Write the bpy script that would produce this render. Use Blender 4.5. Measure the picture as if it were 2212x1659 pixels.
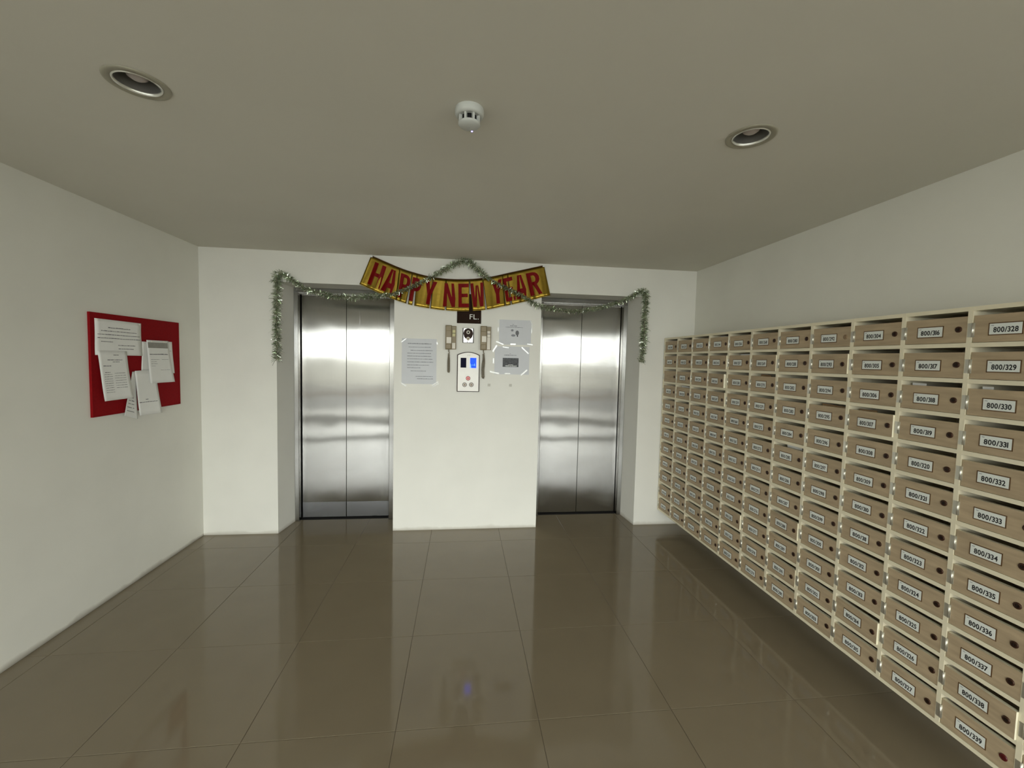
import bpy, bmesh, math, random
import numpy as np
from mathutils import Vector, Matrix

random.seed(7)
for o in list(bpy.data.objects):
    bpy.data.objects.remove(o)
scene = bpy.context.scene
COL = scene.collection

# ------------------------------------------------------------------ camera
F_PX = 907.82
cam_d = bpy.data.cameras.new('camera')
cam = bpy.data.objects.new('camera', cam_d)
COL.objects.link(cam)
cam_d.sensor_fit = 'HORIZONTAL'
cam_d.sensor_width = 36.0
cam_d.lens = 36.0 * F_PX / 2212.0
cam_d.clip_start = 0.02
rt = Vector((0.99296046, -0.11625373, 0.02268462))
up = Vector((-0.01589255, 0.05902203, 0.99813017))
fw = Vector((0.11737525, 0.99146431, -0.05675897))
m3 = Matrix((rt, up, -fw)).transposed()
cam.matrix_world = Matrix.Translation((-0.0507, -3.7554, 1.5397)) @ m3.to_4x4()
scene.camera = cam

# ------------------------------------------------------------------ room numbers (metres)
XL, XR, ZC = -2.2043, 2.1115, 2.4052          # left wall, right wall, ceiling
YO = -8.0                                      # open end of the hall behind the camera
YM_ = -3.6                                     # the lobby widens into the hall here
HX = 5.6                                       # half width of the hall
ZH = 2.149                                     # top of the lift niches
NL0, NL1, NR0, NR1 = -1.6076, -0.6446, 0.6444, 1.5861

# ------------------------------------------------------------------ daylight
world = bpy.data.worlds.new('overcast_sky')
scene.world = world
world.use_nodes = True
bg = world.node_tree.nodes['Background']
bg.inputs['Color'].default_value = (0.96, 1.0, 0.975, 1)
bg.inputs['Strength'].default_value = 6.0
pl_d = bpy.data.lights.new('daylight_portal', 'AREA')
pl_d.shape = 'RECTANGLE'
pl_d.size = 2 * HX
pl_d.size_y = ZC
pl_d.cycles.is_portal = True
pl = bpy.data.objects.new('daylight_portal', pl_d)
COL.objects.link(pl)
pl.location = (0, YO, ZC / 2)
pl.rotation_euler = (math.radians(90), 0, 0)

scene.view_settings.view_transform = 'Standard'
scene.view_settings.look = 'None'
scene.view_settings.gamma = 1.0
scene.view_settings.use_curve_mapping = False
scene.view_settings.exposure = 0.84

# ------------------------------------------------------------------ materials
def srgb(r, g, b):
    def f(c):
        c /= 255.0
        return c / 12.92 if c <= 0.04045 else ((c + 0.055) / 1.055) ** 2.4
    return (f(r), f(g), f(b), 1.0)

MATS = {}
def mat(name, col, rough=0.6, metal=0.0, var=0.06, scale=8.0, bump=0.0, bscale=60.0, stretch=(1, 1, 1),
        spec=0.5, objrand=False, emit=None):
    """principled material with a little procedural variation of colour and relief"""
    m = bpy.data.materials.new(name)
    m.use_nodes = True
    nt = m.node_tree
    b = nt.nodes['Principled BSDF']
    b.inputs['Roughness'].default_value = rough
    b.inputs['Metallic'].default_value = metal
    b.inputs['Specular IOR Level'].default_value = spec
    tc = nt.nodes.new('ShaderNodeTexCoord')
    mp = nt.nodes.new('ShaderNodeMapping')
    mp.inputs['Scale'].default_value = stretch
    nt.links.new(tc.outputs['Object'], mp.inputs['Vector'])
    if objrand:
        oi = nt.nodes.new('ShaderNodeObjectInfo')
        mu = nt.nodes.new('ShaderNodeMath'); mu.operation = 'MULTIPLY'; mu.inputs[1].default_value = 40.0
        cb = nt.nodes.new('ShaderNodeCombineXYZ')
        nt.links.new(oi.outputs['Random'], mu.inputs[0])
        for i in range(3):
            nt.links.new(mu.outputs[0], cb.inputs[i])
        nt.links.new(cb.outputs[0], mp.inputs['Location'])
    nz = nt.nodes.new('ShaderNodeTexNoise')
    nz.inputs['Scale'].default_value = scale
    nz.inputs['Detail'].default_value = 4.0
    nt.links.new(mp.outputs[0], nz.inputs['Vector'])
    rp = nt.nodes.new('ShaderNodeValToRGB')
    c = col
    rp.color_ramp.elements[0].position = 0.3
    rp.color_ramp.elements[1].position = 0.7
    rp.color_ramp.elements[0].color = (c[0] * (1 - var), c[1] * (1 - var), c[2] * (1 - var), 1)
    rp.color_ramp.elements[1].color = (min(1, c[0] * (1 + var)), min(1, c[1] * (1 + var)), min(1, c[2] * (1 + var)), 1)
    nt.links.new(nz.outputs['Fac'], rp.inputs['Fac'])
    nt.links.new(rp.outputs[0], b.inputs['Base Color'])
    if bump > 0:
        n2 = nt.nodes.new('ShaderNodeTexNoise')
        n2.inputs['Scale'].default_value = bscale
        n2.inputs['Detail'].default_value = 3.0
        nt.links.new(mp.outputs[0], n2.inputs['Vector'])
        bp = nt.nodes.new('ShaderNodeBump')
        bp.inputs['Strength'].default_value = bump
        bp.inputs['Distance'].default_value = 0.002
        nt.links.new(n2.outputs['Fac'], bp.inputs['Height'])
        nt.links.new(bp.outputs[0], b.inputs['Normal'])
    if emit:
        b.inputs['Emission Color'].default_value = (*emit[:3], 1)
        b.inputs['Emission Strength'].default_value = emit[3]
    MATS[name] = m
    return m

def wall_mat(name, col, grime_shade=(0.30, 0.26, 0.19), zg=0.03, amount=0.6):
    """painted plaster with a strip of grime and painted contact shade along the floor"""
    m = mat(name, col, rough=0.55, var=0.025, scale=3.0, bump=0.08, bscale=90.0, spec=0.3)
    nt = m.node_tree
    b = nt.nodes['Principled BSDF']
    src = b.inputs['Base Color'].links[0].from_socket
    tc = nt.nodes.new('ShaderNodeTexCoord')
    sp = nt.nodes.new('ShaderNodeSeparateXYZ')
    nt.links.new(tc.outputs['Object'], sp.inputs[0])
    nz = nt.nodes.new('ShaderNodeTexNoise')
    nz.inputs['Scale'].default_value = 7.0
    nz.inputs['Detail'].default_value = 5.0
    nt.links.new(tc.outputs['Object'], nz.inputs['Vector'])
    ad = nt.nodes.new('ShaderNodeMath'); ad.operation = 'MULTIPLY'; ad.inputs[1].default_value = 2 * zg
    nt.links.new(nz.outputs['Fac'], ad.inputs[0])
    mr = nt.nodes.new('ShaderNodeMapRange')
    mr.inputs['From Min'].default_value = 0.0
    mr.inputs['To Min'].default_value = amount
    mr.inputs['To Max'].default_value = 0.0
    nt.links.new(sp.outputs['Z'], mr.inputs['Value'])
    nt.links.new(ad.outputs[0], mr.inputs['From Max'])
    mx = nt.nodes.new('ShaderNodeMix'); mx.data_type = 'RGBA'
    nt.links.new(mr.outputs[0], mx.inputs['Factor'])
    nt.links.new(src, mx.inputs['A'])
    mx.inputs['B'].default_value = (*grime_shade, 1)  # dirt plus the shade at the wall foot, painted into the colour
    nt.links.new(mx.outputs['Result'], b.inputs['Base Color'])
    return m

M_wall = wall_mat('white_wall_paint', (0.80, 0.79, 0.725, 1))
M_wall_l = wall_mat('white_side_wall_paint', (0.78, 0.77, 0.70, 1), grime_shade=(0.20, 0.17, 0.12), zg=0.035, amount=0.8)
M_ceil = mat('ceiling_paint', (0.72, 0.70, 0.625, 1), rough=1.0, var=0.02, scale=2.0, bump=0.05, bscale=80, spec=0.02)
M_tile = mat('polished_brown_tile', srgb(128, 117, 97), rough=0.075, var=0.025, scale=5.0, objrand=True, spec=0.5)
M_grout = mat('dark_grout', srgb(84, 75, 60), rough=0.9, var=0.15, scale=30)
M_conc = mat('pale_concrete', srgb(190, 188, 180), rough=0.9, var=0.1, scale=4)
M_asph = mat('grey_asphalt', srgb(104, 104, 104), rough=0.9, var=0.15, scale=6)
M_dark = mat('dark_gap', (0.012, 0.011, 0.01, 1), rough=0.8)
M_cream = mat('cream_laminate', srgb(228, 219, 192), rough=0.45, var=0.03, scale=10)
M_creamedge = mat('pale_edge_band', srgb(240, 234, 208), rough=0.35, var=0.02)
M_wood = mat('brown_wood_laminate', srgb(172, 153, 125), rough=0.55, var=0.13, scale=22, bump=0.05, bscale=60,
             stretch=(1, 0.35, 2.4), objrand=True, spec=0.3)
M_platefr = mat('dark_brown_recess', srgb(92, 66, 36), rough=0.6, var=0.1)
M_plate = mat('white_number_card', srgb(222, 226, 220), rough=0.35, var=0.02)
M_ink = mat('black_ink', (0.012, 0.012, 0.014, 1), rough=0.5)
M_ink2 = mat('grey_ink', (0.16, 0.16, 0.17, 1), rough=0.7)
M_ink3 = mat('faint_grey_ink', (0.24, 0.25, 0.27, 1), rough=0.7)
M_lock = mat('dark_bronze_lock', srgb(66, 40, 26), rough=0.4, metal=0.4, var=0.2, scale=60)
M_lockin = mat('lock_core', srgb(38, 22, 14), rough=0.45, metal=0.3)
M_lockred = mat('dark_red_lock', srgb(80, 12, 14), rough=0.4)
M_lockpale = mat('pale_plugged_lock', srgb(140, 116, 88), rough=0.5)
M_hinge = mat('pale_nickel_hinge', (0.72, 0.70, 0.62, 1), rough=0.28, metal=0.85, var=0.05)
M_red = mat('red_felt_board', srgb(138, 14, 20), rough=0.85, var=0.08, scale=80, bump=0.2, bscale=300, spec=0.15)
M_paper = mat('white_paper', srgb(240, 240, 236), rough=0.75, var=0.02, scale=12, spec=0.2)
M_paper2 = mat('shaded_header_band', srgb(150, 148, 140), rough=0.75, var=0.08, scale=30)
M_sleeve = mat('plastic_sleeved_notice', srgb(206, 208, 211), rough=0.5, var=0.015, scale=8)
M_tape = mat('clear_tape', srgb(236, 237, 232), rough=0.16, var=0.05, scale=60, bump=0.15, bscale=70, spec=1.0)
M_photo = mat('dark_printed_photo', srgb(58, 60, 62), rough=0.5, var=0.75, scale=70)
M_sign = mat('dark_brown_sign', srgb(44, 30, 22), rough=0.7, spec=0.08, var=0.05)
M_signtxt = mat('white_sign_letters', srgb(232, 232, 225), rough=0.5)
M_phone = mat('khaki_plastic', srgb(142, 128, 98), rough=0.45, var=0.05)
M_phonew = mat('white_sticker', srgb(228, 222, 208), rough=0.5, var=0.04)
M_phoney = mat('pale_yellow_button', srgb(205, 198, 146), rough=0.5)
M_cord = mat('khaki_cord', srgb(128, 118, 98), rough=0.55, var=0.05)
M_chrome = mat('polished_steel', (0.55, 0.54, 0.52, 1), rough=0.22, metal=1.0, var=0.02)
M_black = mat('black_plastic', (0.012, 0.012, 0.013, 1), rough=0.6, spec=0.15)
M_panel = mat('satin_panel_steel', (0.74, 0.72, 0.67, 1), rough=0.42, metal=0.2, var=0.02, scale=20)
M_bezel = mat('dark_bezel', srgb(62, 50, 46), rough=0.7, spec=0.1)
M_lcd = mat('dark_display', srgb(20, 20, 46), rough=0.6, spec=0.08)
M_blue = mat('lit_blue_display', (0.01, 0.03, 0.4, 1), rough=0.6, spec=0.08, emit=(0.008, 0.04, 1.0, 1.6))
M_blue2 = mat('lit_pale_blue_mark', (0.2, 0.4, 0.9, 1), rough=0.6, spec=0.08, emit=(0.06, 0.16, 1.0, 1.5))
M_btnred = mat('lit_red_button', srgb(200, 110, 110), rough=0.4, emit=(1.0, 0.25, 0.25, 0.18))
M_btn = mat('button_face', srgb(190, 182, 170), rough=0.4)
M_det = mat('white_detector_plastic', srgb(196, 199, 194), rough=0.5, var=0.02)
M_led = mat('violet_led', (0.3, 0.3, 0.9, 1), rough=0.3, emit=(0.35, 0.3, 1.0, 2.2))
M_can = mat('brushed_reflector', (0.34, 0.34, 0.32, 1), rough=0.3, metal=0.6, var=0.08, scale=30)
M_rim = mat('painted_rim', srgb(160, 156, 138), rough=0.45)
M_rimb = mat('bright_inner_rim', (0.80, 0.80, 0.74, 1), rough=0.25, metal=0.6)
M_bulb = mat('frosted_bulb', srgb(196, 186, 184), rough=0.5, var=0.05)
M_gold = mat('gold_foil', srgb(156, 130, 52), rough=0.3, metal=1.0, var=0.05, scale=40, bump=0.35, bscale=45)
M_redfoil = mat('red_foil', srgb(114, 2, 3), rough=0.45, metal=0.2, spec=0.15, var=0.08, scale=40, bump=0.25, bscale=45)
M_hem = mat('brown_hem', srgb(90, 50, 20), rough=0.5)
M_mat = mat('added_dark_mat', srgb(46, 44, 42), rough=0.95, var=0.1, scale=60)

def steel(name, col, rough, wav=0.4, brush=0.5):
    """hairline stainless steel: the fine vertical grain tips the surface sideways at random, so reflections
    smear sideways but stay crisp in height; large shallow dents bend them"""
    m = bpy.data.materials.new(name); m.use_nodes = True
    nt = m.node_tree; b = nt.nodes['Principled BSDF']
    b.inputs['Metallic'].default_value = 1.0
    b.inputs['Roughness'].default_value = rough
    tc = nt.nodes.new('ShaderNodeTexCoord')
    mp = nt.nodes.new('ShaderNodeMapping'); mp.inputs['Scale'].default_value = (180, 180, 1.2)
    nt.links.new(tc.outputs['Object'], mp.inputs[0])
    nz = nt.nodes.new('ShaderNodeTexNoise'); nz.inputs['Scale'].default_value = 1.0
    nt.links.new(mp.outputs[0], nz.inputs['Vector'])
    rp = nt.nodes.new('ShaderNodeValToRGB')
    rp.color_ramp.elements[0].color = (col[0] * .92, col[1] * .92, col[2] * .92, 1)
    rp.color_ramp.elements[1].color = (col[0] * 1.05, col[1] * 1.05, col[2] * 1.05, 1)
    nt.links.new(nz.outputs['Fac'], rp.inputs['Fac'])
    nt.links.new(rp.outputs[0], b.inputs['Base Color'])
    mp2 = nt.nodes.new('ShaderNodeMapping'); mp2.inputs['Scale'].default_value = (1.5, 1.0, 1.6)
    nt.links.new(tc.outputs['Object'], mp2.inputs[0])
    n2 = nt.nodes.new('ShaderNodeTexNoise'); n2.inputs['Scale'].default_value = 1.9; n2.inputs['Detail'].default_value = 1.0
    nt.links.new(mp2.outputs[0], n2.inputs['Vector'])
    bp = nt.nodes.new('ShaderNodeBump'); bp.inputs['Strength'].default_value = wav; bp.inputs['Distance'].default_value = 0.008
    nt.links.new(n2.outputs['Fac'], bp.inputs['Height'])
    # grain: sideways tilt that changes from hairline to hairline
    wn = nt.nodes.new('ShaderNodeTexWhiteNoise'); wn.noise_dimensions = '3D'
    sc = nt.nodes.new('ShaderNodeVectorMath'); sc.operation = 'MULTIPLY'; sc.inputs[1].default_value = (9000, 9000, 300)
    nt.links.new(tc.outputs['Object'], sc.inputs[0])
    nt.links.new(sc.outputs[0], wn.inputs['Vector'])
    sp = nt.nodes.new('ShaderNodeSeparateColor')
    nt.links.new(wn.outputs['Color'], sp.inputs[0])
    su = nt.nodes.new('ShaderNodeMath'); su.operation = 'ADD'
    nt.links.new(sp.outputs[0], su.inputs[0]); nt.links.new(sp.outputs[1], su.inputs[1])
    ce = nt.nodes.new('ShaderNodeMath'); ce.operation = 'MULTIPLY_ADD'; ce.inputs[1].default_value = brush; ce.inputs[2].default_value = -brush
    nt.links.new(su.outputs[0], ce.inputs[0])
    cb = nt.nodes.new('ShaderNodeCombineXYZ')
    nt.links.new(ce.outputs[0], cb.inputs[0])
    ad = nt.nodes.new('ShaderNodeVectorMath'); ad.operation = 'ADD'
    nt.links.new(bp.outputs[0], ad.inputs[0]); nt.links.new(cb.outputs[0], ad.inputs[1])
    no = nt.nodes.new('ShaderNodeVectorMath'); no.operation = 'NORMALIZE'
    nt.links.new(ad.outputs[0], no.inputs[0])
    nt.links.new(no.outputs[0], b.inputs['Normal'])
    return m
M_steel = steel('hairline_steel_door', (0.34, 0.335, 0.318), 0.08, 0.18)
M_frame = steel('hairline_steel_frame', (0.34, 0.335, 0.318), 0.14, 0.05)
M_kick = steel('scuffed_steel_kick_plate', (0.27, 0.275, 0.285), 0.2, 0.1)

def tinsel_mat():
    m = bpy.data.materials.new('green_silver_tinsel'); m.use_nodes = True
    nt = m.node_tree; b = nt.nodes['Principled BSDF']
    b.inputs['Metallic'].default_value = 0.85
    b.inputs['Roughness'].default_value = 0.16
    g = nt.nodes.new('ShaderNodeNewGeometry')
    rp = nt.nodes.new('ShaderNodeValToRGB')
    e = rp.color_ramp.elements
    e[0].position = 0.0; e[0].color = (0.13, 0.19, 0.09, 1)
    e[1].position = 1.0; e[1].color = (0.85, 0.88, 0.78, 1)
    n = e.new(0.5); n.color = (0.42, 0.50, 0.34, 1)
    nt.links.new(g.outputs['Random Per Island'], rp.inputs['Fac'])
    nt.links.new(rp.outputs[0], b.inputs['Base Color'])
    return m
M_tinsel = tinsel_mat()

# ------------------------------------------------------------------ mesh helpers
class MB:
    """collects simple shapes, then becomes ONE mesh"""
    def __init__(s):
        s.v = []; s.f = []; s.mi = []; s.sm = []
    def add(s, vs, fs, mi=0, smooth=False):
        o = len(s.v)
        s.v += [tuple(v) for v in vs]
        for f in fs:
            s.f.append(tuple(i + o for i in f)); s.mi.append(mi); s.sm.append(smooth)
        return s
    def box(s, x0, x1, y0, y1, z0, z1, mi=0):
        v = [(x0, y0, z0), (x1, y0, z0), (x1, y1, z0), (x0, y1, z0), (x0, y0, z1), (x1, y0, z1), (x1, y1, z1), (x0, y1, z1)]
        return s.add(v, [(0, 3, 2, 1), (4, 5, 6, 7), (0, 1, 5, 4), (1, 2, 6, 5), (2, 3, 7, 6), (3, 0, 4, 7)], mi)
    def cbox(s, x0, x1, y0, y1, z0, z1, c, mi=0):
        """box with its front (-y) edges chamfered by c"""
        v = [(x0, y1, z0), (x1, y1, z0), (x1, y1, z1), (x0, y1, z1),
             (x0, y0 + c, z0), (x1, y0 + c, z0), (x1, y0 + c, z1), (x0, y0 + c, z1),
             (x0 + c, y0, z0 + c), (x1 - c, y0, z0 + c), (x1 - c, y0, z1 - c), (x0 + c, y0, z1 - c)]
        f = [(0, 3, 2, 1), (8, 9, 10, 11)]
        for i in range(4):
            j = (i + 1) % 4
            f += [(i, j, 4 + j, 4 + i), (4 + i, 4 + j, 8 + j, 8 + i)]
        return s.add(v, f, mi)
    def prism(s, poly, z0, z1, mi=0):
        n = len(poly)
        v = [(x, y, z0) for x, y in poly] + [(x, y, z1) for x, y in poly]
        f = [tuple(reversed(range(n))), tuple(range(n, 2 * n))] + [(i, (i + 1) % n, n + (i + 1) % n, n + i) for i in range(n)]
        return s.add(v, f, mi)
    def yprism(s, poly, y0, y1, mi=0):
        """outline in (x,z) counter-clockwise seen from -y, front face at y0"""
        n = len(poly)
        v = [(x, y0, z) for x, z in poly] + [(x, y1, z) for x, z in poly]
        f = [tuple(range(n)), tuple(reversed(range(n, 2 * n)))] + [(i, n + i, n + (i + 1) % n, (i + 1) % n) for i in range(n)]
        return s.add(v, f, mi)
    def lathe(s, prof, n=24, c=(0, 0, 0), axis='z', mi=0, smooth=True, cap0=True, cap1=True):
        """profile of (radius, height)"""
        vs = []
        for r, h in prof:
            for i in range(n):
                a = 2 * math.pi * i / n
                p = (r * math.cos(a), r * math.sin(a), h)
                if axis == 'y': p = (p[0], p[2], p[1])
                if axis == 'x': p = (p[2], p[1], p[0])
                vs.append((p[0] + c[0], p[1] + c[1], p[2] + c[2]))
        fs = []
        for k in range(len(prof) - 1):
            for i in range(n):
                j = (i + 1) % n
                fs.append((k * n + i, k * n + j, (k + 1) * n + j, (k + 1) * n + i))
        s.add(vs, fs, mi, smooth)
        o = len(s.v) - len(vs)
        if cap0: s.f.append(tuple(o + i for i in reversed(range(n)))); s.mi.append(mi); s.sm.append(False)
        if cap1: s.f.append(tuple(o + (len(prof) - 1) * n + i for i in range(n))); s.mi.append(mi); s.sm.append(False)
        return s
    def tube(s, pts, r, n=6, mi=0):
        pts = [Vector(p) for p in pts]
        vs = []; m = len(pts)
        for i, p in enumerate(pts):
            t = (pts[min(i + 1, m - 1)] - pts[max(i - 1, 0)]).normalized()
            a = Vector((0, 1, 0)) if abs(t.y) < 0.9 else Vector((1, 0, 0))
            u = t.cross(a).normalized(); w = t.cross(u)
            rr = r[i] if isinstance(r, (list, tuple)) else r
            for k in range(n):
                an = 2 * math.pi * k / n
                vs.append(p + u * (rr * math.cos(an)) + w * (rr * math.sin(an)))
        fs = [(i * n + k, i * n + (k + 1) % n, (i + 1) * n + (k + 1) % n, (i + 1) * n + k) for i in range(m - 1) for k in range(n)]
        fs += [tuple(range(n)), tuple((m - 1) * n + k for k in reversed(range(n)))]
        return s.add(vs, fs, mi, True)
    def mesh(s, name, mats, recalc=True, uvxz=False):
        me = bpy.data.meshes.new(name)
        me.from_pydata(s.v, [], s.f)
        for m in (mats if isinstance(mats, (list, tuple)) else [mats]):
            me.materials.append(m)
        me.polygons.foreach_set('material_index', s.mi)
        me.polygons.foreach_set('use_smooth', s.sm)
        if recalc:
            bm = bmesh.new(); bm.from_mesh(me)
            bmesh.ops.recalc_face_normals(bm, faces=bm.faces)
            bm.to_mesh(me); bm.free()
        if uvxz:
            uv = me.uv_layers.new(name='UVMap')
            for l in me.loops:
                co = me.vertices[l.vertex_index].co
                uv.data[l.index].uv = (co.x + co.y * 0.37, co.z)
        me.update()
        return me

def link(name, me, parent=None, loc=(0, 0, 0)):
    o = bpy.data.objects.new(name, me)
    COL.objects.link(o)
    o.location = loc
    if parent is not None:
        o.parent = parent
    return o

def tag(o, label=None, cat=None, group=None, kind=None):
    if label: o['label'] = label
    if cat: o['category'] = cat
    if group: o['group'] = group
    if kind: o['kind'] = kind
    return o

def thing(name, label, cat, loc=(0, 0, 0), group=None):
    o = bpy.data.objects.new(name, None)
    o.empty_display_size = 0.05
    COL.objects.link(o)
    o.location = loc
    return tag(o, label, cat, group)

# glyphs -> reusable flat outlines (for the numbers and the floor sign)
GLYPH = {}
def glyph(ch, bold=0.03):
    if (ch, bold) in GLYPH: return GLYPH[ch, bold]
    cu = bpy.data.curves.new('glyph', 'FONT')
    cu.body = ch; cu.size = 1.0; cu.offset = bold; cu.resolution_u = 3
    ob = bpy.data.objects.new('glyph', cu); COL.objects.link(ob)
    bpy.context.view_layer.update()
    dg = bpy.context.evaluated_depsgraph_get()
    me = bpy.data.meshes.new_from_object(ob.evaluated_get(dg))
    vs = [(v.co.x, v.co.y) for v in me.vertices]
    fs = [tuple(p.vertices) for p in me.polygons]
    xs = [v[0] for v in vs]
    x0, x1 = min(xs), max(xs)
    GLYPH[ch, bold] = ([(x - x0, y) for x, y in vs], fs, x1 - x0)
    bpy.data.objects.remove(ob); bpy.data.curves.remove(cu); bpy.data.meshes.remove(me)
    return GLYPH[ch, bold]

def text2d(s, gap=0.06, bold=0.03):
    """flat text: verts, faces, width, with capital height 1"""
    vs, fs, x = [], [], 0.0
    H = max(v[1] for v in glyph('H', bold)[0])
    for ch in s:
        if ch == ' ': x += 0.35; continue
        gv, gf, w = glyph(ch, bold)
        o = len(vs)
        vs += [(vx / H + x, vy / H) for vx, vy in gv]
        fs += [tuple(i + o for i in f) for f in gf]
        x += w / H + gap
    return vs, fs, x - gap

# ------------------------------------------------------------------ structure
YB = 0.55
mb = MB()
mb.prism([(XL - 0.15, 0), (NL0, 0), (-1.572, 0.27), (-1.572, YB), (XL - 0.15, YB)], 0, ZC)
mb.prism([(NL1, 0), (NR0, 0), (0.668, 0.27), (0.668, YB), (-0.680, YB), (-0.680, 0.27)], 0, ZC)
mb.prism([(NR1, 0), (XR + 0.15, 0), (XR + 0.15, YB), (1.562, YB), (1.562, 0.27)], 0, ZC)
mb.box(NL0, NL1, 0, YB, ZH, ZC)
mb.box(NR0, NR1, 0, YB, ZH, ZC)
mb.box(NL0, NL1, YB, YB + .05, 0, ZH)
mb.box(NR0, NR1, YB, YB + .05, 0, ZH)
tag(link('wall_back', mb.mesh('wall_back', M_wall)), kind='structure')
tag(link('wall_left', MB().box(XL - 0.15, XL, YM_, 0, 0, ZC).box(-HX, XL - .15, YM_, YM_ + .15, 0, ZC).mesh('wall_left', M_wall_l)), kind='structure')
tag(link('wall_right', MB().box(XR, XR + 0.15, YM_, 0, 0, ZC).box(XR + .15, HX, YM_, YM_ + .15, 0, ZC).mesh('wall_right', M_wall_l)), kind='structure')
tag(link('added_beam_1', MB().box(-HX, HX, YO, YO + .2, ZC - .13, ZC).mesh('added_beam_1', M_wall)), kind='structure')  # unseen beam added to lower the bright edge mirrored in the doors
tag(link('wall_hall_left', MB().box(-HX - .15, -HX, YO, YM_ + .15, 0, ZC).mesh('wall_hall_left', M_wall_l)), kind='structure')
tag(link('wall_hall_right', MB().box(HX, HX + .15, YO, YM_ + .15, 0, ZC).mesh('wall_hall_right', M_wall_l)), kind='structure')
HOLES = [(-1.1088, -2.2104), (1.0195, -2.2272)]
HR = 0.066
# ceiling plate with two round cut-outs for the recessed lamps
mb = MB()
x0, x1, y0, y1 = XL - 0.15, XR + 0.15, YM_, YB
mb.box(-HX - .15, HX + .15, YO, YM_, ZC, ZC + .2); mb.box(-HX - .15, XL - .15, YM_, YM_ + .15, ZC, ZC + .2); mb.box(XR + .15, HX + .15, YM_, YM_ + .15, ZC, ZC + .2)
ys0, ys1 = -2.40, -2.05
xs = [x0, -1.30, -0.92, 0.83, 1.21, x1]
mb.box(x0, x1, y0, ys0, ZC, ZC + .2); mb.box(x0, x1, ys1, y1, ZC, ZC + .2)
mb.box(xs[0], xs[1], ys0, ys1, ZC, ZC + .2); mb.box(xs[2], xs[3], ys0, ys1, ZC, ZC + .2); mb.box(xs[4], xs[5], ys0, ys1, ZC, ZC + .2)
for (hx, hy), (a, b) in zip(HOLES, [(xs[1], xs[2]), (xs[3], xs[4])]):
    n = 40; inner = []; outer = []
    for i in range(n):
        an = 2 * math.pi * (i + .5) / n
        c, s_ = math.cos(an), math.sin(an)
        inner.append((hx + HR * c, hy + HR * s_, ZC))
        t = min((b - hx) / c if c > 1e-6 else (a - hx) / c if c < -1e-6 else 9, (ys1 - hy) / s_ if s_ > 1e-6 else (ys0 - hy) / s_ if s_ < -1e-6 else 9)
        outer.append((hx + t * c, hy + t * s_, ZC))
    # exact corners
    for cx_, cy_ in [(a, ys0), (b, ys0), (b, ys1), (a, ys1)]:
        k = min(range(n), key=lambda i: (outer[i][0] - cx_) ** 2 + (outer[i][1] - cy_) ** 2)
        outer[k] = (cx_, cy_, ZC)
    mb.add(inner + outer, [(i, (i + 1) % n, n + (i + 1) % n, n + i) for i in range(n)])
    mb.add([(a, ys0, ZC + .2), (b, ys0, ZC + .2), (b, ys1, ZC + .2), (a, ys1, ZC + .2)], [(0, 1, 2, 3)])
tag(link('ceiling', mb.mesh('ceiling', M_ceil, recalc=False)), kind='structure')

floor = tag(link('floor', MB().box(XL - .15, XR + .15, YM_, YB, -0.12, -0.0022).box(-HX - .15, HX + .15, YO, YM_, -0.12, -0.0022).mesh('floor', M_grout)), kind='structure')
TX, TY, TS, JT = -0.302, -1.4644, 0.6, 0.0018
def tile_mesh(w, h):
    c = 0.0008; t = 0.0
    x0, x1, y0, y1 = 0, w, 0, h
    v = [(x0, y0, -.009), (x1, y0, -.009), (x1, y1, -.009), (x0, y1, -.009), (x0, y0, t - c), (x1, y0, t - c), (x1, y1, t - c), (x0, y1, t - c),
         (x0 + c, y0 + c, t), (x1 - c, y0 + c, t), (x1 - c, y1 - c, t), (x0 + c, y1 - c, t)]
    f = [(0, 3, 2, 1), (8, 9, 10, 11)]
    for i in range(4):
        j = (i + 1) % 4
        f += [(i, j, 4 + j, 4 + i), (4 + i, 4 + j, 8 + j, 8 + i)]
    return MB().add(v, f).mesh('tile', M_tile)
tcache = {}
ky = int((YO - TY) / TS) - 1
for j in range(ky, 3):
    for i in range(-10, 11):
        hall = TY + (j + 1) * TS <= YM_ + .5
        ax, bx = max(TX + i * TS, -HX if hall else XL), min(TX + (i + 1) * TS, HX if hall else XR)
        ay, by = max(TY + j * TS, YO), min(TY + (j + 1) * TS, 0.3356)
        if bx - ax < .02 or by - ay < .02: continue
        key = (round(bx - ax, 4), round(by - ay, 4))
        if key not in tcache: tcache[key] = tile_mesh(bx - ax - JT, by - ay - JT)
        link('tile', tcache[key], floor, (ax + JT / 2, ay + JT / 2, 0))
tag(link('ground', MB().box(-24, 24, -40, YO, -0.25, -0.06).mesh('ground', M_asph)), kind='structure')

# unseen mats added for dark bands in the door reflections, plus an outside kerb
for lab, ya, yb in (('long dark mat near the open end of the hall, added for the elevator door reflections', -7.0, -5.5), ('narrow dark mat across the lobby mouth, added for the elevator door reflections', -4.05, -3.55)):
    t = thing('added_mat', lab, 'mat', (0, (ya + yb) / 2, 0), 'dark mats added for the door reflections')
    h = (yb - ya) / 2
    link('pile', MB().box(-4.2, 4.2, -h + .02, h - .02, 0.0005, 0.008).mesh('pile', M_mat), t)
    ed = MB()
    ed.box(-4.22, 4.22, -h, -h + .02, 0.0005, 0.005); ed.box(-4.22, 4.22, h - .02, h, 0.0005, 0.005)
    ed.box(-4.22, -4.2, -h + .02, h - .02, 0.0005, 0.005); ed.box(4.2, 4.22, -h + .02, h - .02, 0.0005, 0.005)
    link('rubber_edge', ed.mesh('rubber_edge', M_black), t)
tag(link('added_pale_wall', MB().box(-22, 22, -20.2, -20.0, -0.06, 1.40).mesh('added_pale_wall', M_conc)), kind='structure')  # unseen pale wall added to brighten the elevator door reflections
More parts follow.
